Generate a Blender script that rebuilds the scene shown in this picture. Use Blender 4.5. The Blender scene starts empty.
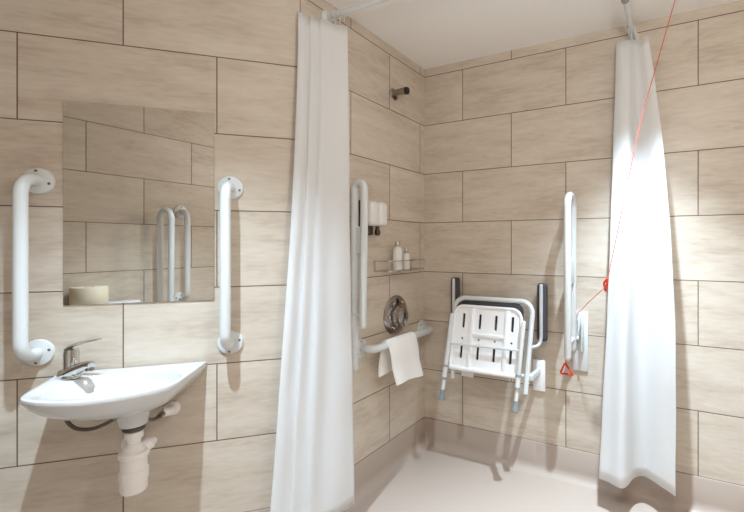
import bpy, bmesh, math, random
from mathutils import Vector, Matrix
random.seed(7)
R2 = 2 ** -.5
COL = bpy.context.scene.collection
PI = math.pi
CEIL = 2.31
SK = .1605          # top of the vinyl skirting = bottom of the first tile row
TW, TH = .608, .30  # tile pitch

# ------------------------------------------------------------------ materials
def srgb(r, g, b):
    f = lambda c: (c/255/12.92) if c/255 <= .04045 else ((c/255+.055)/1.055)**2.4
    return (f(r), f(g), f(b), 1)

def new_mat(name):
    m = bpy.data.materials.new(name); m.use_nodes = True
    nt = m.node_tree; nt.nodes.clear()
    out = nt.nodes.new('ShaderNodeOutputMaterial')
    p = nt.nodes.new('ShaderNodeBsdfPrincipled')
    nt.links.new(p.outputs[0], out.inputs[0])
    return m, nt, p, out

def plain(name, col, rough=.4, metal=0, spec=.5, var=.04, scale=30, bump=0, trans=0, coat=0):
    """procedural paint / plastic / metal: colour gently broken up by noise"""
    m, nt, p, out = new_mat(name)
    N = nt.nodes.new; L = nt.links.new
    tc = N('ShaderNodeTexCoord'); nz = N('ShaderNodeTexNoise'); nz.inputs['Scale'].default_value = scale
    nz.inputs['Detail'].default_value = 3
    L(tc.outputs['Object'], nz.inputs['Vector'])
    mr = N('ShaderNodeMapRange'); mr.inputs['To Min'].default_value = 1-var; mr.inputs['To Max'].default_value = 1+var
    L(nz.outputs['Fac'], mr.inputs['Value'])
    mx = N('ShaderNodeVectorMath'); mx.operation = 'SCALE'
    mx.inputs[0].default_value = col[:3]; L(mr.outputs[0], mx.inputs['Scale'])
    L(mx.outputs[0], p.inputs['Base Color'])
    p.inputs['Roughness'].default_value = rough; p.inputs['Metallic'].default_value = metal
    p.inputs['Specular IOR Level'].default_value = spec
    p.inputs['Coat Weight'].default_value = coat
    if bump:
        b = N('ShaderNodeBump'); b.inputs['Strength'].default_value = bump; b.inputs['Distance'].default_value = .002
        L(nz.outputs['Fac'], b.inputs['Height']); L(b.outputs[0], p.inputs['Normal'])
    if trans:
        t = N('ShaderNodeBsdfTranslucent'); L(mx.outputs[0], t.inputs['Color'])
        ms = N('ShaderNodeMixShader'); ms.inputs[0].default_value = trans
        L(p.outputs[0], ms.inputs[1]); L(t.outputs[0], ms.inputs[2]); L(ms.outputs[0], out.inputs[0])
    return m

def tile_mat(name, u0, sgn=1):
    """600 x 300 stone-look wall tiles in half bond; object X runs along the wall, Z up"""
    m, nt, p, out = new_mat(name)
    def N(t, **k):
        n = nt.nodes.new(t)
        for a, v in k.items(): setattr(n, a, v)
        return n
    L = nt.links.new
    def M(op, a, b=None, c=None):
        n = N('ShaderNodeMath', operation=op)
        for i, v in enumerate((a, b, c)):
            if v is None: continue
            if isinstance(v, (int, float)): n.inputs[i].default_value = v
            else: L(v, n.inputs[i])
        return n.outputs[0]
    tc = N('ShaderNodeTexCoord'); sp = N('ShaderNodeSeparateXYZ'); L(tc.outputs['Object'], sp.inputs[0])
    u = M('MULTIPLY', sp.outputs[0], sgn); z = sp.outputs[2]
    v = M('DIVIDE', M('SUBTRACT', z, SK), TH)
    row = M('FLOOR', v); par = M('FLOORED_MODULO', row, 2)
    uu = M('ADD', M('DIVIDE', M('SUBTRACT', u, u0), TW), M('MULTIPLY', par, .5))
    colm = M('FLOOR', uu); fu = M('FRACT', uu); fv = M('FRACT', v)
    du = M('MULTIPLY', M('MINIMUM', fu, M('SUBTRACT', 1, fu)), TW)
    dv = M('MULTIPLY', M('MINIMUM', fv, M('SUBTRACT', 1, fv)), TH)
    mr = N('ShaderNodeMapRange'); mr.inputs['From Min'].default_value = .0014; mr.inputs['From Max'].default_value = .0026
    L(M('MINIMUM', du, dv), mr.inputs['Value'])
    cx = N('ShaderNodeCombineXYZ'); L(colm, cx.inputs[0]); L(row, cx.inputs[1]); cx.inputs[2].default_value = u0*3
    wn = N('ShaderNodeTexWhiteNoise'); L(cx.outputs[0], wn.inputs['Vector'])
    # streaky stone: noise stretched along the tile, shifted for every tile
    cv = N('ShaderNodeCombineXYZ')
    L(M('ADD', M('MULTIPLY', u, 2.2), M('MULTIPLY', wn.outputs['Value'], 37)), cv.inputs[0])
    L(M('MULTIPLY', colm, 5.3), cv.inputs[1])
    L(M('ADD', M('MULTIPLY', z, 11), M('MULTIPLY', row, 3.7)), cv.inputs[2])
    n1 = N('ShaderNodeTexNoise'); n1.inputs['Scale'].default_value = 1.3; n1.inputs['Detail'].default_value = 5
    n1.inputs['Roughness'].default_value = .58; n1.inputs['Distortion'].default_value = .12
    L(cv.outputs[0], n1.inputs['Vector'])
    n2 = N('ShaderNodeTexNoise'); n2.inputs['Scale'].default_value = 7; n2.inputs['Detail'].default_value = 4
    L(cv.outputs[0], n2.inputs['Vector'])
    f = M('ADD', M('ADD', M('MULTIPLY', n1.outputs['Fac'], .66), M('MULTIPLY', n2.outputs['Fac'], .34)),
          M('MULTIPLY', M('SUBTRACT', wn.outputs['Value'], .5), .10))
    cr = N('ShaderNodeValToRGB'); e = cr.color_ramp.elements
    e[0].position = .28; e[0].color = srgb(*TILE_LO); e[1].position = .70; e[1].color = srgb(*TILE_HI)
    a = cr.color_ramp.elements.new(.48); a.color = srgb(*TILE_MID)
    L(f, cr.inputs[0])
    mx = N('ShaderNodeMix', data_type='RGBA'); L(mr.outputs[0], mx.inputs['Factor'])
    mx.inputs['A'].default_value = srgb(112, 92, 78); L(cr.outputs[0], mx.inputs['B'])
    L(mx.outputs['Result'], p.inputs['Base Color'])
    rr = N('ShaderNodeMapRange'); rr.inputs['To Min'].default_value = .85; rr.inputs['To Max'].default_value = .40
    L(mr.outputs[0], rr.inputs['Value']); L(rr.outputs[0], p.inputs['Roughness'])
    p.inputs['Specular IOR Level'].default_value = .35
    b = N('ShaderNodeBump'); b.inputs['Strength'].default_value = .5; b.inputs['Distance'].default_value = .002
    L(mr.outputs[0], b.inputs['Height']); L(b.outputs[0], p.inputs['Normal'])
    return m

TILE_LO, TILE_MID, TILE_HI = (181, 163, 147), (204, 191, 175), (217, 206, 193)
VINYL = plain('vinyl', srgb(181, 165, 153), .34, spec=.35, var=.03, scale=220)
CEILM = plain('ceiling_paint', srgb(247, 245, 242), .8, var=.01, scale=60)
WHITE = plain('white_enamel', srgb(215, 217, 216), .28, var=.015, scale=20, coat=.2)
CERAM = plain('white_ceramic', srgb(206, 206, 205), .12, var=.01, scale=8, coat=.5)
PLAST = plain('white_plastic', srgb(246, 246, 247), .42, var=.02, scale=25)
PVC = plain('white_pvc', srgb(238, 233, 229), .45, var=.02, scale=30)
CHROME = plain('chrome', srgb(205, 203, 200), .09, metal=1, var=.02, scale=12)
STEEL = plain('brushed_steel', srgb(160, 152, 144), .28, metal=1, var=.06, scale=80)
BLACK = plain('black_rubber', srgb(38, 35, 33), .6, var=.1, scale=60)
CHAR = plain('charcoal_foam', srgb(66, 64, 68), .7, var=.08, scale=120, bump=.2)
GREYR = plain('grey_rubber', srgb(132, 138, 137), .65, var=.06, scale=60)
GREYP = plain('grey_plastic', srgb(150, 152, 154), .5, var=.04, scale=60)
CLOTH = plain('curtain_fabric', srgb(247, 247, 247), .75, spec=.2, var=.01, scale=160, bump=.04, trans=.52)
TERRY = plain('terry_cloth', srgb(246, 243, 239), .95, spec=.1, var=.05, scale=260, bump=.9)
RED = plain('red_plastic', srgb(214, 62, 40), .45, var=.05, scale=40)
REDC = plain('red_string', srgb(216, 84, 66), .7, var=.08, scale=200)
BOTTLE = plain('pale_bottle', srgb(226, 224, 218), .3, var=.03, scale=20)
SILV = plain('silver_cap', srgb(190, 184, 174), .3, metal=.8, var=.05, scale=40)
BRONZE = plain('dark_bracket', srgb(92, 84, 76), .35, metal=.8, var=.06, scale=40)
HOSE = plain('braided_hose', srgb(112, 102, 94), .4, metal=.7, var=.35, scale=420, bump=.6)
CREAM = plain('cream_paper', srgb(226, 214, 190), .85, var=.03, scale=120)
SCREW = plain('screw_metal', srgb(120, 122, 122), .4, metal=.8, var=.05)
ROLLI = plain('roll_core', srgb(150, 120, 90), .9, var=.08)
GREYL = plain('satin_grey_metal', srgb(205, 204, 206), .3, metal=.25, var=.03, scale=40)
m, nt, p, out = new_mat('mirror_glass')
nz = nt.nodes.new('ShaderNodeTexNoise'); nz.inputs['Scale'].default_value = 3
mr = nt.nodes.new('ShaderNodeMapRange'); mr.inputs['To Min'].default_value = .012; mr.inputs['To Max'].default_value = .02
nt.links.new(nz.outputs['Fac'], mr.inputs['Value']); nt.links.new(mr.outputs[0], p.inputs['Roughness'])
p.inputs['Metallic'].default_value = 1; p.inputs['Base Color'].default_value = (.73, .71, .675, 1)
MIRROR = m
LAMP, nt, p, out = new_mat('lamp_lens')
p.inputs['Base Color'].default_value = (.9, .9, .88, 1); p.inputs['Emission Color'].default_value = (1, .93, .84, 1)
p.inputs['Emission Strength'].default_value = 6

# ------------------------------------------------------------------ mesh helpers
def nb(): return bmesh.new()

def box(bm, lo, hi, bev=0, seg=2, mat=None):
    lo, hi = [min(a, b) for a, b in zip(lo, hi)], [max(a, b) for a, b in zip(lo, hi)]
    t = bmesh.new(); bmesh.ops.create_cube(t, size=1)
    for v in t.verts: v.co = Vector([(lo[i]+hi[i])/2 + v.co[i]*(hi[i]-lo[i]) for i in range(3)])
    if bev: bmesh.ops.bevel(t, geom=t.edges[:], offset=bev, segments=seg, affect='EDGES', profile=.5)
    merge(bm, t, mat)

def merge(bm, t, mat=None):
    if mat: bmesh.ops.transform(t, matrix=mat, verts=t.verts)
    me = bpy.data.meshes.new('tmp'); t.to_mesh(me); t.free(); bm.from_mesh(me); bpy.data.meshes.remove(me)

def fillet(pts, r, n=7, closed=False):
    pts = [Vector(p) for p in pts]
    rs = r if isinstance(r, (list, tuple)) else [r]*len(pts)
    outp = [] if closed else [pts[0]]
    N = len(pts)
    for i in (range(N) if closed else range(1, N-1)):
        a, b, c = pts[i-1], pts[i], pts[(i+1) % N]
        d1, d2 = (a-b), (c-b); l = min(rs[i], d1.length*.49 if closed else d1.length*.95, d2.length*.49 if closed else d2.length*.95)
        ang = d1.angle(d2)
        d1.normalize(); d2.normalize()
        # true circular arc tangent to both legs at distance l
        half = ang/2; rad = l*math.tan(half); bis = (d1+d2)
        if bis.length < 1e-6 or l < 1e-6: outp.append(b); continue
        bis.normalize(); cen = b + bis*(l/math.cos(half))
        s, e = b+d1*l-cen, b+d2*l-cen
        tot = s.angle(e)
        for k in range(n+1):
            t = k/n
            outp.append(cen + (s*math.sin((1-t)*tot) + e*math.sin(t*tot))/math.sin(tot))
    if not closed: outp.append(pts[-1])
    return outp

def catmull(pts, n=8):
    pts = [Vector(p) for p in pts]; o = []
    P = [pts[0]*2-pts[1]] + pts + [pts[-1]*2-pts[-2]]
    for i in range(1, len(P)-2):
        a, b, c, d = P[i-1:i+3]
        for k in range(n):
            t = k/n
            o.append(.5*((2*b)+(c-a)*t+(2*a-5*b+4*c-d)*t*t+(3*b-a-3*c+d)*t**3))
    o.append(pts[-1]); return o

def tube(bm, pts, r, seg=14, closed=False, cap=True, round_end=False):
    pts = [Vector(p) for p in pts]
    q = [pts[0]]
    for p in pts[1:]:
        if (p-q[-1]).length > 1e-5: q.append(p)
    pts = q; n = len(pts)
    rad = (lambda i: r(i/(n-1))) if callable(r) else (lambda i: r)
    T = []
    for i in range(n):
        a = pts[i-1] if (i or closed) else pts[0]; b = pts[(i+1) % n] if (i < n-1 or closed) else pts[-1]
        T.append((b-a).normalized())
    up = Vector((0, 0, 1)) if abs(T[0].z) < .9 else Vector((1, 0, 0))
    X = T[0].cross(up).normalized(); rings = []
    for i in range(n):
        if i: X = (T[i-1].rotation_difference(T[i]) @ X)
        X = (X - T[i]*X.dot(T[i])).normalized(); Y = T[i].cross(X)
        rings.append([bm.verts.new(pts[i] + (X*math.cos(2*PI*k/seg)+Y*math.sin(2*PI*k/seg))*rad(i)) for k in range(seg)])
    for i in range(n if closed else n-1):
        A, B = rings[i], rings[(i+1) % n]
        for k in range(seg): bm.faces.new((A[k], A[(k+1) % seg], B[(k+1) % seg], B[k]))
    if cap and not closed:
        for ring, t, rr, fl in ((rings[0], -T[0], rad(0), True), (rings[-1], T[-1], rad(n-1), False)):
            if round_end:
                c = sum((v.co for v in ring), Vector())/seg
                prev = ring
                for a in (30, 60):
                    cur = [bm.verts.new(c+(v.co-c)*math.cos(math.radians(a))+t*rr*math.sin(math.radians(a))) for v in ring]
                    for k in range(seg):
                        f = (prev[k], prev[(k+1) % seg], cur[(k+1) % seg], cur[k])
                        bm.faces.new(f[::-1] if fl else f)
                    prev = cur
                bm.faces.new(prev[::-1] if fl else prev)
            else: bm.faces.new(ring[::-1] if fl else ring)

def lathe(bm, prof, mat=None, seg=28):
    """prof: (radius, height) from bottom to top about Z"""
    t = bmesh.new(); rings = []
    for r, z in prof:
        if r < 1e-6: rings.append([t.verts.new((0, 0, z))])
        else: rings.append([t.verts.new((r*math.cos(2*PI*k/seg), r*math.sin(2*PI*k/seg), z)) for k in range(seg)])
    for A, B in zip(rings, rings[1:]):
        for k in range(seg):
            j = (k+1) % seg
            f = [A[k % len(A)], A[j % len(A)], B[j % len(B)], B[k % len(B)]]
            g = []
            for v in f:
                if v not in g: g.append(v)
            if len(g) > 2: t.faces.new(g)
    for ring, fl in ((rings[0], True), (rings[-1], False)):
        if len(ring) > 2: t.faces.new(ring[::-1] if fl else ring)
    merge(bm, t, mat)

def axis(p, d):
    """matrix that takes +Z to direction d with its origin at p"""
    return Matrix.Translation(Vector(p)) @ Vector((0, 0, 1)).rotation_difference(Vector(d).normalized()).to_matrix().to_4x4()

def obj(name, bm, mat, parent=None, smooth=True, mats=None):
    bmesh.ops.recalc_face_normals(bm, faces=bm.faces)
    me = bpy.data.meshes.new(name); bm.to_mesh(me); bm.free()
    o = bpy.data.objects.new(name, me); COL.objects.link(o)
    for mm in ([mat] if not mats else mats): me.materials.append(mm)
    if smooth:
        for p in me.polygons: p.use_smooth = True
        try: me.set_sharp_from_angle(angle=math.radians(38))
        except Exception: pass
    if parent: o.parent = parent
    return o

def tag(o, label, cat, group=None):
    o['label'] = label; o['category'] = cat
    if group: o['group'] = group
    return o

# ------------------------------------------------------------------ wall frames
# every wall has local axes: X along the wall, Y into the room, Z up
WALLS = {'back': (Vector((0, 0)), Vector((1, 0)), Vector((0, -1)), -1),
         'left': (Vector((0, 0)), Vector((0, -1)), Vector((1, 0)), 1),
         'angled': (Vector((0, -.962)), Vector((-R2, -R2)), Vector((R2, -R2)), 1),
         'front': (Vector((0, -2.71)), Vector((1, 0)), Vector((0, 1)), 1),
         'right': (Vector((2.3, 0)), Vector((0, -1)), Vector((-1, 0)), -1)}

def frame(w, s0=0, d0=0, z0=0):
    o, d, n, sg = WALLS[w]
    p = o + d*s0 + n*d0; x = d*sg
    return Matrix(((x.x, n.x, 0, p.x), (x.y, n.y, 0, p.y), (0, 0, 1, z0), (0, 0, 0, 1)))

class On:
    """maps wall coordinates (s along, d out, z up) into the local space of a thing placed on that wall"""
    def __init__(self, w, s0, d0, z0): self.sg = WALLS[w][3]; self.b = (s0, d0, z0); self.w = w
    def __call__(self, s, d, z): return Vector((self.sg*(s-self.b[0]), d-self.b[1], z-self.b[2]))
    def m(self): return frame(self.w, *self.b)

def thing(name, label, cat, P, group=None):
    o = bpy.data.objects.new(name, None); COL.objects.link(o); o.empty_display_size = .05
    o.matrix_world = P.m(); return tag(o, label, cat, group)

def place(o, P): o.matrix_world = P.m(); return o

# ------------------------------------------------------------------ room shell
poly = [Vector(p) for p in ((2.3, 0), (0, 0), (0, -.962), (-1.748, -2.71), (2.3, -2.71))]
names = ['back', 'left', 'angled', 'front', 'right']
def inward(i):
    e = (poly[(i+1) % 5]-poly[i]).normalized(); return Vector((-e.y, e.x))
def offset_pt(i, k):
    """vertex i moved k into the room with a mitre"""
    n1, n2 = inward(i-1), inward(i)
    b = (n1+n2); b = b/b.dot(n1); return poly[i] + b*k
JOINT = {'back': .265, 'left': .355, 'angled': 0.0, 'front': .284, 'right': .1}
for i, nm in enumerate(names):
    a, b = poly[i], poly[(i+1) % 5]; ao, bo = offset_pt(i, -.1), offset_pt((i+1) % 5, -.1)
    F = frame(nm); inv = F.inverted(); bm = nb(); rings = []
    for z in (0, CEIL):
        rings.append([bm.verts.new(inv @ Vector((p.x, p.y, z))) for p in (a, b, bo, ao)])
    bm.faces.new(rings[0]); bm.faces.new(rings[1])
    for k in range(4): bm.faces.new((rings[0][k], rings[0][(k+1) % 4], rings[1][(k+1) % 4], rings[1][k]))
    o = obj('wall_'+nm, bm, tile_mat('stone_tile_'+nm, JOINT[nm], WALLS[nm][3]), smooth=False)
    o.matrix_world = F; o['kind'] = 'structure'
    # coved vinyl skirting
    prof = [(0, SK), (.0045, SK-.0005), (.006, SK-.004), (.006, .05)]
    for k in range(1, 9):
        t = k/8*PI/2; prof.append((.006+.044*(1-math.cos(t)), .05-.0497*math.sin(t)))
    prof += [(.05, -.001), (0, -.001)]
    bm = nb(); A = []; B = []
    for d, z in prof:
        pa, pb = offset_pt(i, d), offset_pt((i+1) % 5, d)
        A.append(bm.verts.new((pa.x, pa.y, z))); B.append(bm.verts.new((pb.x, pb.y, z)))
    for k in range(len(prof)): j = (k+1) % len(prof); bm.faces.new((A[k], A[j], B[j], B[k]))
    bm.faces.new(A); bm.faces.new(B)
    o = obj('baseboard_'+nm, bm, VINYL); o['kind'] = 'structure'
for nm, z0, z1, mt in (('floor', -.1, 0, VINYL), ('ceiling', CEIL, CEIL+.1, CEILM)):
    bm = nb(); lo = []; hi = []
    for i in range(5):
        p = offset_pt(i, -.1); lo.append(bm.verts.new((p.x, p.y, z0))); hi.append(bm.verts.new((p.x, p.y, z1)))
    bm.faces.new(lo); bm.faces.new(hi)
    for k in range(5): bm.faces.new((lo[k], lo[(k+1) % 5], hi[(k+1) % 5], hi[k]))
    o = obj(nm, bm, mt, smooth=False); o['kind'] = 'structure'

# ------------------------------------------------------------------ mirror
P = On('angled', .549, 0, 1.37)
bm = nb(); box(bm, P(.312, .0, 1.012), P(.783, .006, 1.739)); bmesh.ops.bevel(bm, geom=bm.edges[:], offset=.0018, segments=2, affect='EDGES')
place(tag(obj('wall_mirror', bm, MIRROR, smooth=False), 'tall frameless mirror on the tiled wall above the basin', 'mirror'), P)

# ------------------------------------------------------------------ grab bars
def flange(P, s, z, root, sgn=1, r=.046):
    bm = nb(); lathe(bm, [(r, 0), (r, .005), (r*.95, .010), (r*.6, .0145), (0, .015)], axis(P(s, 0, z), (0, 1, 0)))
    f = obj('wall_flange', bm, WHITE, root)
    for a in (85, 195, 320):
        x, zz = math.cos(math.radians(a))*r*.74, math.sin(math.radians(a))*r*.74*sgn
        bm = nb(); lathe(bm, [(.0048, 0), (.0048, .0132), (.003, .0142), (0, .0143)], axis(P(s, 0, z)+Vector((x, 0, zz)), (0, 1, 0)), 10)
        obj('screw', bm, SCREW, f)
    return f

def grab_bar(w, a, b, off, r, label, name='grab_bar', bend=.055, group=None):
    (s0, z0), (s1, z1) = a, b
    P = On(w, (s0+s1)/2, 0, (z0+z1)/2); t = thing(name, label, 'grab bar', P, group)
    bm = nb()
    tube(bm, fillet([P(s0, .008, z0), P(s0, off, z0), P(s1, off, z1), P(s1, .008, z1)], bend, 10), r, 18)
    obj('bar', bm, WHITE, t)
    flange(P, s0, z0, t, -1); flange(P, s1, z1, t)
    return t
grab_bar('angled', (.852, .85), (.852, 1.449), .095, .0190, 'white vertical grab bar left of the mirror and basin')
grab_bar('angled', (.256, .842), (.256, 1.450), .095, .0185, 'white vertical grab bar between the mirror and the left shower curtain')
grab_bar('left', (.036, .718), (.596, .718), .083, .0195, 'white horizontal grab bar with a towel over it in the shower corner', bend=.05)
grab_bar('front', (.510, .845), (.510, 1.457), .085, .0185, 'white vertical grab bar seen in the mirror, right of a hinged rail')

# ------------------------------------------------------------------ basin
P = On('angled', .565, 0, .775); cs, cd, bs, bd = .565, .155, .514, .173
def outline(th, k=1.0):
    """plan of the rim: sides that converge to the front, a bowed front edge, straight against the wall"""
    dx, dy = math.cos(th), math.sin(th); lo, hi = 0, .6
    for _ in range(40):
        r = (lo+hi)/2; x, y = abs(dx*r), cd+dy*r
        a, b = .228-.10*max(y, 0), .364-.080*(x/.20)**2
        ok = y >= .003 and b > .01 and (x/a)**14 + (max(y, 0)/b)**14 <= 1
        lo, hi = (r, hi) if ok else (lo, r)
    return lo*k
NB = 128
def ring(k, z, c=(cs, cd), circ=None, minus=0):
    o = []
    for i in range(NB):
        th = 2*PI*i/NB
        r = circ if circ else max(outline(th)*k - minus, .01)
        o.append(P(c[0]+math.cos(th)*r, c[1]+math.sin(th)*r, z))
    return o
def under(k, z):
    c2 = Vector((.532, .150)); o = []
    for i in range(NB):
        th = 2*PI*i/NB; r = outline(th); q = Vector((cs+math.cos(th)*r, cd+math.sin(th)*r)); q = c2 + (q-c2)*k
        o.append(P(q.x, max(q.y, .001), z))
    return o
def inner(k, z):
    o = []
    for i in range(NB):
        th = 2*PI*i/NB; n = 2.4
        r = (abs(math.cos(th)/.178)**n + abs(math.sin(th)/.128)**n)**(-1/n)
        o.append(P(cs-.012+math.cos(th)*r*k, .195+math.sin(th)*r*k, z))
    return o
layers = [inner(.10, .695), inner(.35, .697), inner(.62, .704), inner(.82, .719), inner(.93, .741), inner(.985, .762), inner(1.0, .768), inner(1.02, .771),
          ring(1, .7745, minus=.012), ring(1, .775, minus=.005), ring(1, .7735, minus=.001), ring(1, .769), ring(1, .761), under(.985, .754), under(.94, .738), under(.87, .719),
          under(.76, .700), under(.58, .682), under(.38, .669), ring(1, .661, (bs, bd), .046), ring(1, .628, (bs, bd), .041), ring(1, .622, (bs, bd), .037)]
bm = nb(); V = [[bm.verts.new(c) for c in l] for l in layers]
for A, B in zip(V, V[1:]):
    for k in range(NB): bm.faces.new((A[k], A[(k+1) % NB], B[(k+1) % NB], B[k]))
bm.faces.new(V[0]); bm.faces.new(V[-1])
t = thing('wash_basin', 'white ceramic wall-hung basin with a rounded front below the mirror', 'basin', P)
obj('bowl', bm, CERAM, t)
bm = nb(); lathe(bm, [(.024, 0), (.024, .003), (.018, .005), (.016, .002), (0, .002)], axis(P(cs-.012, .195, .695), (0, 0, 1)))
obj('drain_ring', bm, CHROME, t)
# tap
P = On('angled', .735, .085, .775)
t = thing('basin_tap', 'chrome lever tap on the left corner of the white basin', 'tap', P)
bm = nb(); lathe(bm, [(.026, 0), (.026, .005), (.022, .012), (.021, .05), (.0215, .084), (.020, .096), (0, .098)], axis(P(.722, .085, .775), (0, 0, 1)), 24)
obj('body', bm, CHROME, t)
bm = nb(); tube(bm, catmull([P(.748, .070, .782), P(.722, .092, .794), P(.690, .114, .810), P(.658, .132, .823), P(.642, .141, .824)], 6), lambda u: .022-.009*u, 16)
obj('spout', bm, CHROME, t)
bm = nb(); lathe(bm, [(.012, 0), (.0125, .006), (.011, .011), (0, .011)], axis(P(.648, .138, .806), (0, 0, 1)), 16)
obj('aerator', bm, STEEL, t)
bm = nb()
pts = catmull([P(.732, .083, .872), P(.715, .090, .884), P(.686, .10, .893), P(.652, .116, .902), P(.626, .128, .908)], 5)
t2 = bmesh.new(); rr = []
for i, c in enumerate(pts):
    wv = .013 - .004*i/(len(pts)-1); hv = .007-.004*i/(len(pts)-1)
    side = Vector((.45, .89, 0))
    rr.append([t2.verts.new(c+side*wv*math.cos(a)+Vector((0, 0, hv*math.sin(a)))) for a in [2*PI*k/12 for k in range(12)]])
for A, B in zip(rr, rr[1:]):
    for k in range(12): t2.faces.new((A[k], A[(k+1) % 12], B[(k+1) % 12], B[k]))
t2.faces.new(rr[0]); t2.faces.new(rr[-1]); merge(bm, t2)
obj('lever', bm, CHROME, t)
# bottle trap
P = On('angled', .513, .172, .62); c = (.513, .172)
t = thing('bottle_trap', 'white plastic bottle trap hanging below the basin', 'waste trap', P)
bm = nb(); lathe(bm, [(.031, -.012), (.033, -.008), (.033, 0), (.029, .004), (0, .004)], axis(P(*c, .618), (0, 0, 1)), 24); obj('drain_flange', bm, BRONZE, t)
bm = nb(); lathe(bm, [(.025, 0), (.026, .012), (.0195, .014), (.0185, .06), (0, .06)], axis(P(*c, .545), (0, 0, 1)), 24)
lathe(bm, [(.0265, 0), (.0265, .022), (.0195, .026), (0, .026)], axis(P(*c, .578), (0, 0, 1)), 12); obj('tailpiece', bm, PVC, t)
bm = nb(); lathe(bm, [(.024, 0), (.034, .003), (.038, .012), (.0385, .050), (.037, .058), (.037, .112), (.036, .122), (0, .124)], axis(P(*c, .396), (0, 0, 1)), 28)
lathe(bm, [(.0415, 0), (.0415, .03), (.040, .034), (0, .034)], axis(P(*c, .440), (0, 0, 1)), 16); obj('cup', bm, PVC, t)
bm = nb(); lathe(bm, [(.038, 0), (.0425, .004), (.0425, .018), (.034, .022), (0, .022)], axis(P(*c, .514), (0, 0, 1)), 16)
lathe(bm, [(.032, 0), (.032, .014), (.026, .019), (0, .019)], axis(P(*c, .533), (0, 0, 1)), 16); obj('locking_ring', bm, PVC, t)
bm = nb(); tube(bm, fillet([P(.521, .172, .520), P(.470, .130, .545), P(.520, .05, .50), P(.580, .004, .49)], .03, 6), .0165, 16)
lathe(bm, [(.021, 0), (.021, .02), (.017, .024), (0, .024)], axis(P(.492, .148, .534), P(.470, .130, .545)-P(.521, .172, .520)), 16)
obj('outlet_pipe', bm, PVC, t)
bm = nb(); lathe(bm, [(.034, 0), (.034, .004), (.02, .008), (0, .008)], axis(P(.580, 0, .49), (0, 1, 0)), 20); obj('wall_rosette', bm, PVC, t)
# supply hoses
P = On('angled', .72, .06, .60)
t = thing('supply_hose', 'dark braided water hose looping below the left half of the basin', 'hose', P)
bm = nb(); tube(bm, catmull([P(.725, .10, .715), P(.732, .10, .675), P(.728, .10, .635), P(.700, .105, .606), P(.655, .115, .602), P(.612, .13, .618), P(.575, .15, .640), P(.556, .158, .650)], 7), .0062, 10); obj('hose_tube', bm, HOSE, t)
bm = nb(); lathe(bm, [(.009, 0), (.009, .02), (.007, .024), (0, .024)], axis(P(.574, .15, .640), P(.552, .16, .654)-P(.574, .15, .640)), 8); obj('hose_nut', bm, STEEL, t)
P = On('angled', .47, .02, .61)
t = thing('supply_valve', 'short braided hose joined to a white wall elbow right of the trap', 'pipe', P)
bm = nb(); tube(bm, catmull([P(.490, .160, .645), P(.482, .145, .625), P(.474, .115, .612), P(.466, .08, .610), P(.458, .052, .614)], 7), .0062, 10); obj('hose_tube', bm, HOSE, t)
bm = nb(); tube(bm, fillet([P(.452, .0, .607), P(.452, .045, .607), P(.470, .060, .618)], .02, 6), .0165, 16)
lathe(bm, [(.026, 0), (.026, .006), (.017, .012), (0, .012)], axis(P(.452, 0, .607), (0, 1, 0)), 20); obj('elbow', bm, PVC, t)
bm = nb(); lathe(bm, [(.010, 0), (.010, .022), (0, .022)], axis(P(.468, .088, .610), P(.461, .06, .613)-P(.468, .088, .610)), 8); obj('hose_nut', bm, STEEL, t)

# ------------------------------------------------------------------ curtain rail (one L-shaped rail) and curtains
XR, YR, ZR = 1.203, -.82, 2.235
rail = bpy.data.objects.new('curtain_rail', None); COL.objects.link(rail); rail.location = (XR, YR, ZR)
tag(rail, 'white L-shaped shower curtain rail fixed just below the ceiling', 'curtain rail')
def W(x, y, z, o=(XR, YR, ZR)): return Vector((x-o[0], y-o[1], z-o[2]))
bm = nb(); tube(bm, [W(.004, YR, ZR), W(XR-.06, YR, ZR)], .0125, 16); obj('rail_tube', bm, WHITE, rail)
bm = nb(); tube(bm, [W(XR, -.004, ZR), W(XR, YR+.06, ZR)], .0125, 16); obj('rail_tube', bm, WHITE, rail)
bm = nb(); tube(bm, fillet([W(XR-.075, YR, ZR), W(XR, YR, ZR), W(XR, YR+.075, ZR)], .06, 8), .0145, 16); obj('rail_elbow', bm, WHITE, rail)
bm = nb(); lathe(bm, [(.03, 0), (.03, .006), (.016, .02), (0, .02)], axis(W(0, YR, ZR), (1, 0, 0)), 20); obj('wall_flange', bm, WHITE, rail)
bm = nb(); lathe(bm, [(.03, 0), (.03, .006), (.016, .02), (0, .02)], axis(W(XR, 0, ZR), (0, -1, 0)), 20); obj('wall_flange', bm, WHITE, rail)
bm = nb(); tube(bm, [W(XR, -.365, ZR), W(XR, -.42, ZR)], .0165, 16); tube(bm, [W(XR, -.392, ZR), W(XR, -.392, CEIL-.001)], .009, 12); obj('ceiling_hanger', bm, GREYP, rail)

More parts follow.
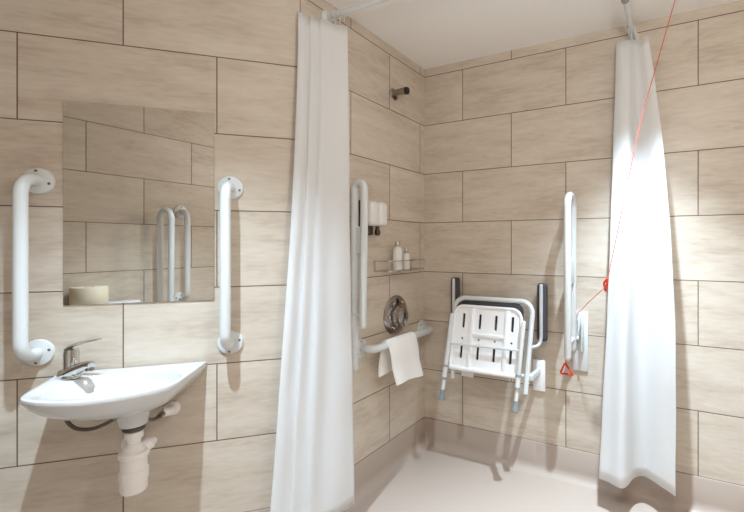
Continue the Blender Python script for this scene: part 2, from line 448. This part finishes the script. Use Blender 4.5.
def curtain(name, label, ctop, cbot, ztop, zbot, hooks, org, seed, crease=1, n=10, M=44, easer=lambda u, v: v**.85):
    rnd = random.Random(seed)
    root = bpy.data.objects.new(name, None); COL.objects.link(root); root.location = org
    tag(root, label, 'shower curtain')
    o = Vector(org)
    a = catmull([Vector((x, y, 0)) for x, y in ctop], n); b = catmull([Vector((x, y, 0)) for x, y in cbot], n)
    K = len(a); ph = [rnd.uniform(0, 6) for _ in range(6)]
    bm = nb(); G = []
    for j in range(M+1):
        v = j/M; rowv = []
        for i in range(K):
            u = i/(K-1); e = easer(u, v)
            p = a[i].lerp(b[i], e)
            # soft creases that wander down the cloth
            k = .0022*math.sin(9*u*PI+ph[0]+3.1*v)+.0016*math.sin(23*u+ph[1]+7*v)*math.sin(6*v+ph[2])+.0012*math.sin(31*v+ph[3]+4*u)*max(0, math.sin(11*u+ph[4]))
            tn = (a[min(i+1, K-1)]-a[max(i-1, 0)]).lerp(b[min(i+1, K-1)]-b[max(i-1, 0)], e).normalized()
            nn = Vector((-tn.y, tn.x, 0))
            p = p + nn*k*crease*min(1, v*6)
            zt = ztop - .010*(1-math.cos(u*2*PI*(len(hooks))))*.5
            z = zt + (zbot - zt)*v
            rowv.append(bm.verts.new(Vector((p.x, p.y, z))-o))
        G.append(rowv)
    for A, B in zip(G, G[1:]):
        for k in range(K-1): bm.faces.new((A[k], A[k+1], B[k+1], B[k]))
    c = obj('cloth', bm, CLOTH, root)
    for p in c.data.polygons: p.use_smooth = True
    try: c.data.set_sharp_from_angle(angle=math.radians(180))
    except Exception: pass
    s = c.modifiers.new('thickness', 'SOLIDIFY'); s.thickness = .0016; s.offset = 0
    for (hx, hy, ang) in hooks:   # small white C-hooks over the rail
        bm = nb(); d = Vector((math.cos(ang), math.sin(ang), 0)); pts = []
        for k in range(13):
            t = math.radians(-60+k*25)
            pts.append(Vector((hx, hy, ZR-.002))-o + d*.0165*math.cos(t)+Vector((0, 0, .0165*math.sin(t))))
        tube(bm, pts, .0026, 8)
        tube(bm, [Vector((hx, hy, ZR-.016))-o, Vector((hx, hy, ZR-.045))-o], .0026, 8)
        obj('hook', bm, WHITE, root)
    return root
# left curtain: gathered against the end of the rail, pleats run across the rail
lt = [(.010, -.800), (.013, -.890), (.012, -.980), (.023, -.970), (.030, -.944), (.040, -.940), (.048, -.915), (.062, -.906), (.074, -.876), (.094, -.848), (.113, -.806)]
lb = [(.012, -.860), (.012, -1.00), (.010, -1.120), (.032, -1.105), (.042, -1.062), (.058, -1.060), (.070, -1.012), (.090, -.990), (.104, -.935), (.124, -.870), (.143, -.790)]
curtain('shower_curtain', 'white shower curtain gathered beside the wall corner, left of the shower', lt, lb, 2.176, .095,
        [(.030, YR, PI/2), (.056, YR, PI/2), (.082, YR, PI/2), (.108, YR, PI/2)], (.06, YR, ZR), 3, crease=1.6, easer=lambda u, v: v**1.45)
# right curtain: gathered near the back wall; its right edge spreads early, the left edge hangs straight
rt_ = [(1.265, -.030), (1.200, -.036), (1.138, -.044), (1.200, -.052), (1.268, -.060), (1.200, -.068), (1.136, -.090), (1.160, -.118), (1.190, -.112), (1.212, -.088), (1.232, -.084), (1.258, -.106), (1.276, -.100)]
rb_ = [(1.370, -.040), (1.26, -.046), (1.105, -.052), (1.23, -.058), (1.375, -.064), (1.22, -.072), (1.072, -.178), (1.116, -.205), (1.180, -.222), (1.218, -.112), (1.262, -.080), (1.335, -.140), (1.388, -.188)]
def spread(u, v):
    k = min(1, max(0, (u-.55)/.4)) if u > .5 else 0
    return (1-k)*v**1.4 + k*(1-(1-min(1, v/.78))**2)
curtain('shower_curtain', 'white shower curtain hanging near the back wall, right of the folded seat', rt_, rb_, 2.190, .143,
        [(XR, -.045, 0), (XR, -.065, 0), (XR, -.085, 0), (XR, -.105, 0)], (XR, -.09, ZR), 11, easer=spread)

# ------------------------------------------------------------------ shower fittings on the left wall
P = On('left', .325, 0, 2.075)
t = thing('shower_head', 'small steel shower head high on the left shower wall', 'shower head', P)
bm = nb(); lathe(bm, [(.027, 0), (.027, .004), (.022, .008), (0, .008)], axis(P(.325, 0, 2.058), (0, 1, 0)), 20); obj('wall_plate', bm, STEEL, t)
ax = Vector((-.10, 1, .05)); q = P(.325, .004, 2.058)
bm = nb(); lathe(bm, [(.016, 0), (.0165, .03), (.018, .050), (.0195, .070), (.019, .076), (0, .076)], axis(q, ax), 20); obj('body', bm, STEEL, t)
bm = nb(); lathe(bm, [(.018, 0), (.0200, .004), (.0190, .016), (.012, .018), (0, .013)], axis(q+ax.normalized()*.074, ax + Vector((0, 0, -.18))), 20); obj('nozzle_face', bm, BLACK, t)
bm = nb(); lathe(bm, [(.008, 0), (.009, .018), (0, .02)], axis(P(.320, .016, 2.040), (0, 0, -1)), 10); obj('grub_screw', bm, BRONZE, t)

P = On('left', .555, 0, 1.37)
t = thing('soap_dispenser', 'twin white soap dispenser on a dark bracket beside the left curtain', 'soap dispenser', P)
bm = nb(); box(bm, P(.625, 0, 1.275), P(.530, .030, 1.442), .003); box(bm, P(.530, 0, 1.318), P(.500, .012, 1.438), .003)
obj('bracket', bm, BRONZE, t)
for s in (.590, .522):
    bm = nb(); box(bm, P(s+.0330, .030, 1.318), P(s-.0330, .096, 1.440), .022, 5); bt = obj('cartridge', bm, BOTTLE, t)
    bm = nb(); lathe(bm, [(.008, 0), (.014, .006), (.014, .026), (.010, .030), (.010, .052), (0, .052)], axis(P(s, .050, 1.272), (0, 0, 1)), 16); obj('pump', bm, BRONZE, t)

P = On('left', .33, 0, 1.10)
t = thing('wire_shelf', 'chrome wire shelf holding two bottles in the shower corner', 'shelf', P)
s0, s1, d1 = .16, .49, .105
bm = nb()
for z in (1.142,): tube(bm, fillet([P(s0, .004, z), P(s0, d1, z), P(s1, d1, z), P(s1, .004, z)], .02, 5), .0028, 8)
obj('guard_rail', bm, CHROME, t)
bm = nb(); tube(bm, fillet([P(s0, .004, 1.090), P(s0, d1, 1.090), P(s1, d1, 1.090), P(s1, .004, 1.090)], .02, 5), .0035, 8)
for k in range(1, 12): s = s0+(s1-s0)*k/12; tube(bm, [P(s, .004, 1.090), P(s, d1, 1.090)], .002, 6)
tube(bm, [P(s0, .012, 1.090), P(s1, .012, 1.090)], .003, 6)
obj('wire_base', bm, CHROME, t)
for s, d in ((s0+.004, d1-.005), (s1-.004, d1-.005), (s0, .008), (s1, .008)):
    bm = nb(); tube(bm, [P(s, d, 1.090), P(s, d, 1.143)], .0032, 8); obj('post', bm, CHROME, t)
for s, d, h, r, lab in ((.365, .06, .128, .026, 'tall pale bottle on the wire shelf, left of the short one'), (.292, .066, .092, .0195, 'short pale bottle on the wire shelf, nearer the corner')):
    P = On('left', s, d, 1.093); b = thing('shampoo_bottle', lab, 'bottle', P)
    bm = nb(); lathe(bm, [(r*.9, 0), (r, .004), (r, h*.78), (r*.85, h*.9), (r*.45, h*.97), (r*.42, h), (0, h)], axis((0, 0, 0), (0, 0, 1)), 20); obj('bottle_body', bm, BOTTLE, b)
    bm = nb(); lathe(bm, [(r*.62, 0), (r*.64, .004), (r*.6, .02), (r*.5, .024), (0, .024)], axis((0, 0, h-.003), (0, 0, 1)), 16); obj('cap', bm, SILV, b)

DCH = plain('dark_chrome', srgb(168, 160, 156), .12, metal=1, var=.1, scale=30)
P = On('left', .302, 0, .838)
t = thing('shower_valve', 'round chrome shower valve plate above the towel', 'shower valve', P)
bm = nb(); lathe(bm, [(.108, 0), (.108, .004), (.102, .010), (.085, .015), (.05, .019), (0, .020)], axis(P(.302, 0, .838), (0, 1, 0)), 40); obj('wall_plate', bm, DCH, t)
bm = nb(); lathe(bm, [(.062, .015), (.06, .03), (.048, .036), (.045, .055), (.036, .062), (0, .064)], axis(P(.302, 0, .834), (0, 1, 0)), 32); obj('control_knob', bm, DCH, t)
bm = nb(); tube(bm, [P(.302, .05, .834), P(.296, .066, .786)], lambda u: .009-.002*u, 12, round_end=True); obj('lever', bm, CHROME, t)
for a in range(0, 360, 60):
    bm = nb(); lathe(bm, [(.009, .014), (.009, .022), (.006, .025), (0, .026)], axis(P(.302+.078*math.cos(math.radians(a)), 0, .838+.078*math.sin(math.radians(a))), (0, 1, 0)), 12); obj('plate_button', bm, CHROME, t)

# towel draped over the horizontal bar
P = On('left', .36, .083, .718); zc, dc, rr = .718, .083, .0195
bm = nb(); prof = []
for k in range(10): prof.append((dc-rr-.0042-.004*math.sin(k*.5), .562+(zc-.562)*k/9, 0))
for k in range(1, 9): a = PI-PI*k/9; prof.append((dc+math.cos(a)*(rr+.0042), zc+math.sin(a)*(rr+.0042), 0))
for k in range(14): prof.append((dc+rr+.0042+.012*(k/13)+.003*math.sin(k*.6), zc-(zc-.512)*k/13, k/13))
NS = 22; th = .008
def towel_pt(i, j, off):
    d, z, f = prof[i]; u = j/NS
    a = prof[max(i-1, 0)]; b = prof[min(i+1, len(prof)-1)]
    tx, tz = b[0]-a[0], b[1]-a[1]; l = math.hypot(tx, tz); nx, nz_ = -tz/l, tx/l
    s = .502 - .240*u - .042*f - .006*math.sin(3*PI*u)*f
    wob = .006*math.sin(2.3*PI*u+.5)*f
    if i >= len(prof)-14: z = z - .012*u*f + .004*math.sin(5*u)*f
    back = max(0, 1-i/9)
    return P(s+.02*back, d + nx*off + wob, z + nz_*off + .012*u*back)
top = [[bm.verts.new(towel_pt(i, j, th/2)) for j in range(NS+1)] for i in range(len(prof))]
bot = [[bm.verts.new(towel_pt(i, j, -th/2)) for j in range(NS+1)] for i in range(len(prof))]
I = len(prof)-1
for i in range(I):
    for j in range(NS):
        bm.faces.new((top[i][j], top[i+1][j], top[i+1][j+1], top[i][j+1])); bm.faces.new((bot[i][j], bot[i][j+1], bot[i+1][j+1], bot[i+1][j]))
    bm.faces.new((top[i][0], bot[i][0], bot[i+1][0], top[i+1][0])); bm.faces.new((top[i][NS], top[i+1][NS], bot[i+1][NS], bot[i][NS]))
for j in range(NS):
    bm.faces.new((top[0][j], top[0][j+1], bot[0][j+1], bot[0][j])); bm.faces.new((top[I][j], bot[I][j], bot[I][j+1], top[I][j+1]))
place(tag(obj('hand_towel', bm, TERRY), 'white hand towel folded over the horizontal grab bar', 'towel'), P)

# ------------------------------------------------------------------ hinged support rails, folded up
def hinged_rail(w, s, label, df, db, zb_front, zb_back, ztop, r=.0178, sp=None, pz=(.575, .885), brace=True):
    P = On(w, s, 0, .73); t = thing('hinged_support_rail', label, 'support rail', P)
    rad = (df-db)/2; sp = s if sp is None else sp
    bm = nb(); tube(bm, fillet([P(s, df-.010, zb_front), P(s, df, ztop-.12), P(s, df, ztop), P(s, db, ztop), P(s, db, zb_back)], [0, .05, rad, rad, 0], 12), r, 18, round_end=True)
    obj('loop_tube', bm, WHITE, t)
    zm = max(zb_front, zb_back)+.33
    if brace:
        bm = nb(); box(bm, P(s-.010, db, zm), P(s+.010, df, zm+.125), .004); obj('brace', bm, WHITE, t)
    zh = max(zb_front, zb_back)+.045
    bm = nb(); tube(bm, [P(sp, .008, zh), P(s, db, zh), P(s, df-.008, zh)], .0125, 14); obj('hinge_pin', bm, WHITE, t)
    bm = nb(); box(bm, P(sp-.040, 0, pz[0]), P(sp+.040, .010, pz[1]), .004); wp = obj('wall_plate', bm, WHITE, t)
    bm = nb(); box(bm, P(sp+.012, .010, zh-.06), P(sp+.022, .055, pz[1]-.02), .003); obj('hinge_bracket', bm, WHITE, wp)
    return t
hinged_rail('back', .920, 'white hinged support rail folded up between the shower seat and right curtain', .170, .045, .680, .70, 1.472, sp=.948)
hinged_rail('left', .690, 'white hinged support rail folded up just behind the left curtain', .108, .050, .855, .655, 1.512)
hinged_rail('front', .350, 'white hinged support rail folded up, seen only in the mirror', .190, .06, .60, .60, 1.455, pz=(.45, .78), brace=False)

# ------------------------------------------------------------------ fold-up shower seat
P = On('back', .49, 0, .50)
t = thing('shower_seat', 'white fold-up shower seat on the back wall, folded with its legs hanging', 'shower seat', P)
def dd(z, add=0): return .165 - (z-.50)/(.925-.50)*.085 + add     # the folded seat leans back to the wall
bm = nb(); tube(bm, fillet([P(.288, dd(.49), .49), P(.258, dd(.925), .925), P(.722, dd(.925), .925), P(.708, dd(.47), .47)], .065, 10), .0135, 16); obj('seat_frame', bm, WHITE, t)
# slotted plastic panel
def rrect(s0, s1, z0, z1, r, add, n=7):
    pts = fillet([(s0, 0, z0), (s0, 0, z1), (s1, 0, z1), (s1, 0, z0)], r, n, closed=True)
    return [(p.x, dd(p.z, add), p.z) for p in pts]
def panel(loops, th, name, mat, parent, taper=None):
    bm = nb(); es = []
    for lp in loops:
        vs = [bm.verts.new(P(*q)) for q in lp]
        for k in range(len(vs)): es.append(bm.edges.new((vs[k], vs[(k+1) % len(vs)])))
    res = bmesh.ops.triangle_fill(bm, use_beauty=True, use_dissolve=False, edges=es)
    ex = bmesh.ops.extrude_face_region(bm, geom=[f for f in bm.faces])
    for v in ex['geom']:
        if isinstance(v, bmesh.types.BMVert): v.co.y += th
    return obj(name, bm, mat, parent)
loops = [rrect(.272, .672, .548, .886, [.02, .06, .06, .02], .012)]
for sx in (.335, .434, .528, .622):
    for z0, z1 in ((.765, .845), (.605, .685)):
        loops.append(rrect(sx-.008, sx+.008, z0, z1, .0075, .012, 4))
    loops.append(rrect(sx-.006, sx+.006, .704, .716, .005, .012, 3))
pan = panel(loops, .010, 'seat_panel', PLAST, t)
panel([rrect(.285, .668, .60, .914, [.03, .05, .05, .03], -.012)], .018, 'seat_pad', CHAR, t)['label'] = 'charcoal seat pad behind the slotted white panel'
bm = nb(); tube(bm, [P(*q) for q in rrect(.274, .670, .552, .884, [.02, .055, .055, .02], .022)], .0085, 12, closed=True); obj('panel_rim', bm, PLAST, t)
for sx in (.388, .592):
    bm = nb(); box(bm, (-.009, -.006, 0), (.009, .006, .330), .002, mat=Matrix.Translation(P(sx, dd(.552, .026), .552)) @ Matrix.Rotation(math.atan(.2), 4, 'X')); obj('rib', bm, PLAST, t)
bm = nb(); box(bm, P(.384, dd(.735, .019), .726), P(.596, dd(.735, .031), .744), .002); obj('rib', bm, PLAST, t)
bm = nb(); tube(bm, [P(.280, dd(.556, .026), .554), P(.664, dd(.556, .026), .554)], .0125, 14, round_end=True); obj('front_rail', bm, PLAST, t)
bm = nb(); tube(bm, [P(.262, .178, .683), P(.690, .178, .688)], .0062, 12); obj('cross_bar', bm, WHITE, t)
for sx, zt, zf, lab in ((.272, .835, .425, 0), (.690, .825, .435, 0)):
    top = Vector((sx, .145, zt)); foot = Vector((sx-.012, .232, zf))
    L3 = lambda u: P(*(top.lerp(foot, u)))
    dr = L3(1)-L3(0)
    bm = nb(); tube(bm, [L3(0), L3(.66)], .0118, 14, round_end=True); lg = obj('leg', bm, WHITE, t)
    bm = nb(); tube(bm, [L3(.64), L3(1.02)], .0098, 14); obj('leg_extension', bm, WHITE, lg)
    bm = nb(); lathe(bm, [(.0148, 0), (.0148, .012), (0, .012)], axis(L3(.645), dr), 16); obj('collar', bm, GREYP, lg)
    bm = nb(); lathe(bm, [(.0140, 0), (.0140, .014), (0, .014)], axis(L3(.80), dr), 16); obj('collar', bm, GREYP, lg)
    bm = nb(); tube(bm, [L3(.66), L3(.80)], .0128, 14); obj('leg_sleeve', bm, WHITE, lg)
    bm = nb(); lathe(bm, [(.0125, 0), (.0155, .004), (.0145, .010), (.0180, .036), (.0190, .050), (.016, .054), (0, .054)], axis(L3(.96), dr), 18); obj('rubber_foot', bm, GREYR, lg)
bm = nb(); tube(bm, [P(.268, .148, .552), P(.738, .148, .552)], .0095, 14); obj('hinge_tube', bm, WHITE, t)
for s0, s1, z0, z1 in ((.262, .338, .455, .60), (.698, .766, .440, .605)):
    bm = nb(); box(bm, P(s0, 0, z0), P(s1, .014, z1), .003); wp = obj('wall_plate', bm, PLAST, t)
    sm = (s0+s1)/2
    bm = nb(); box(bm, P(sm-.010, .012, .535), P(sm+.010, .158, .566), .004); obj('bracket_arm', bm, WHITE, wp)
for s, sd, zt in ((.236, 1, 1.035), (.757, -1, 1.022)):
    bm = nb(); tube(bm, fillet([P(s, .060, zt-.012), P(s, .060, .735), P(s+sd*.004, .075, .700), P(s+sd*.05, dd(.69), .690)], .02, 6), .0098, 14, round_end=True); arm = obj('arm_tube', bm, GREYL, t)
    bm = nb(); box(bm, P(s-.0275, .020, .715), P(s+.0275, .054, zt), .0155, 5); pd = obj('arm_pad', bm, CHAR, arm); pd['label'] = 'charcoal padded armrest'

# ------------------------------------------------------------------ red emergency pull cord
pc = [(1.401, -.242, 2.306), (1.310, -.247, 1.971), (1.250, -.243, 1.745), (1.176, -.235, 1.38), (1.115, -.221, 1.076)]
o = Vector(pc[0]); root = bpy.data.objects.new('emergency_pull_cord', None); COL.objects.link(root); root.location = o
tag(root, 'red emergency pull cord from the ceiling, caught on the hinged support rail', 'pull cord')
lo = lambda p: Vector(p)-o
bm = nb(); tube(bm, catmull([lo(p) for p in pc], 8), .0017, 8); obj('cord', bm, REDC, root)
low = [(1.100, -.206, 1.030), (1.076, -.196, 1.008), (1.01, -.13, .945), (.962, -.06, .893), (.940, -.026, .872), (.900, -.024, .72), (.880, -.05, .620)]
bm = nb(); tube(bm, catmull([lo(p) for p in low], 8), .0017, 8); obj('cord', bm, REDC, root)
def triangle(a, b, c, name='triangle_handle'):
    bm = nb(); tube(bm, fillet([lo(a), lo(b), lo(c)],   .006, 4, closed=True), .0052, 10, closed=True); obj(name, bm, RED, root)
triangle((1.115, -.221, 1.076), (1.094, -.205, 1.052), (1.102, -.206, 1.012))
triangle((.880, -.052, .620), (.856, -.05, .563), (.921, -.048, .561))
bm = nb(); lathe(bm, [(.036, 0), (.036, .016), (.028, .024), (0, .025)], axis(lo((1.401, -.242, CEIL)), (0, 0, -1)), 24); obj('ceiling_switch', bm, PLAST, root)

# ------------------------------------------------------------------ what the mirror shows: cistern with a paper roll
P = On('front', .065, 0, .0); DX = -.045; 
t = thing('toilet', 'white close-coupled toilet whose cistern top shows in the mirror', 'toilet', P)
bm = nb(); box(bm, P(-.105+DX, .006, .42), P(.215+DX, .175, .855), .03, 4); obj('cistern', bm, CERAM, t)
bm = nb(); box(bm, P(-.115+DX, .004, .856), P(.225+DX, .188, .886), .010, 3); obj('cistern_lid', bm, CERAM, t)
bm = nb(); t2 = bmesh.new(); rr = []
for z, k, sh in ((0, .62, .10), (.05, .60, .10), (.2, .66, .06), (.32, .86, .02), (.40, 1.0, 0), (.425, 1.0, 0)):
    rr.append([t2.verts.new(P(.055+DX+.18*k*math.cos(a), .40-sh+.27*k*math.sin(a), z)) for a in [2*PI*q/40 for q in range(40)]])
for A, B in zip(rr, rr[1:]):
    for k in range(40): t2.faces.new((A[k], A[(k+1) % 40], B[(k+1) % 40], B[k]))
t2.faces.new(rr[0]); t2.faces.new(rr[-1]); merge(bm, t2); obj('pan', bm, CERAM, t)
bm = nb(); t2 = bmesh.new(); rr = []
for z, k in ((.426, 1.0), (.446, 1.01), (.452, .97)):
    rr.append([t2.verts.new(P(.055+DX+.185*k*math.cos(a), .41+.265*k*math.sin(a)*(1 if math.sin(a) > 0 else .82), z)) for a in [2*PI*q/40 for q in range(40)]])
for A, B in zip(rr, rr[1:]):
    for k in range(40): t2.faces.new((A[k], A[(k+1) % 40], B[(k+1) % 40], B[k]))
t2.faces.new(rr[0]); t2.faces.new(rr[-1]); merge(bm, t2); obj('seat_lid', bm, PLAST, t)
P = On('front', -.042, .095, .8862)
t = thing('paper_roll', 'cream paper roll standing on the cistern seen in the mirror', 'paper roll', P)
bm = nb(); lathe(bm, [(.022, .001), (.083, 0), (.085, .003), (.085, .093), (.083, .096), (.022, .096)], None, 36); obj('paper', bm, CREAM, t)
bm = nb(); lathe(bm, [(.0215, 0), (.0215, .097), (.019, .097), (.019, 0)], None, 24); obj('core', bm, ROLLI, t)

# ------------------------------------------------------------------ lights: recessed ceiling downlights and an added fill lamp
def downlight(x, y, power, label, size=1.7, blend=1.0, col=(.69, .88, 1.04)):
    root = bpy.data.objects.new('ceiling_downlight', None); COL.objects.link(root); root.location = (x, y, CEIL)
    tag(root, label, 'downlight', None)
    bm = nb(); lathe(bm, [(.034, -.003), (.046, -.005), (.048, -.001), (.034, -.001)], None, 28); obj('trim_ring', bm, WHITE, root)
    bm = nb(); lathe(bm, [(.0335, -.0025), (0, -.0025)], None, 28); obj('lamp_lens', bm, LAMP, root)
    l = bpy.data.lights.new('downlight_lamp', 'SPOT'); l.energy = power; l.spot_size = size; l.spot_blend = blend
    l.shadow_soft_size = .024; l.color = col
    lo_ = bpy.data.objects.new('downlight_lamp', l); COL.objects.link(lo_); lo_.location = (0, 0, -.034); lo_.parent = root
downlight(1.235, -.57, 335, 'recessed white downlight in the ceiling over the shower', size=1.42)
downlight(.30, -1.76, 205, 'recessed white downlight in the ceiling in front of the basin')
lamp = bpy.data.objects.new('fill_lamp', None); COL.objects.link(lamp); lamp.location = (1.45, -1.55, CEIL)  # invented pendant, out of view, added to raise the soft ambient light
tag(lamp, 'added fill lamp hung from the ceiling in the middle of the room, out of view', 'fill lamp')
bm = nb(); lathe(bm, [(.15, -.004), (.16, -.018), (.14, -.024), (.02, -.026), (0, -.028)], None, 32); obj('fill_base', bm, WHITE, lamp)
bm = nb(); tube(bm, [(0, 0, -.02), (0, 0, -.22)], .004, 8); obj('fill_flex', bm, WHITE, lamp)
bm = nb(); lathe(bm, [(.022, -.262), (.024, -.255), (.024, -.22), (.012, -.212), (0, -.211)], None, 20); obj('fill_holder', bm, WHITE, lamp)
l = bpy.data.lights.new('fill_bulb', 'POINT'); l.energy = 20.5; l.shadow_soft_size = .07; l.color = (.88, .885, .875)
lo_ = bpy.data.objects.new('fill_bulb', l); COL.objects.link(lo_); lo_.location = (0, 0, -.34); lo_.parent = lamp

w = bpy.data.worlds.new('World'); bpy.context.scene.world = w; w.use_nodes = True
w.node_tree.nodes['Background'].inputs[0].default_value = (.9, .88, .85, 1); w.node_tree.nodes['Background'].inputs[1].default_value = .3

# ------------------------------------------------------------------ camera
cam = bpy.data.cameras.new('camera'); co = bpy.data.objects.new('camera', cam); COL.objects.link(co)
co.location = (1.388, -2.210, 1.227); co.rotation_euler = (PI/2, 0, math.radians(26.65))
cam.sensor_width = 36; cam.sensor_fit = 'HORIZONTAL'; cam.lens = 420/744*36
cam.shift_x = -(464.8-372)/744; cam.shift_y = -(256-244.55)/744; cam.clip_start = .02
sc = bpy.context.scene; sc.camera = co
sc.view_settings.view_transform = 'Standard'; sc.view_settings.look = 'None'; sc.view_settings.gamma = 1
sc.view_settings.use_curve_mapping = False; sc.view_settings.exposure = .24
sc.cycles.max_bounces = 12; sc.cycles.diffuse_bounces = 8; sc.cycles.glossy_bounces = 6
sc.cycles.use_denoising = True
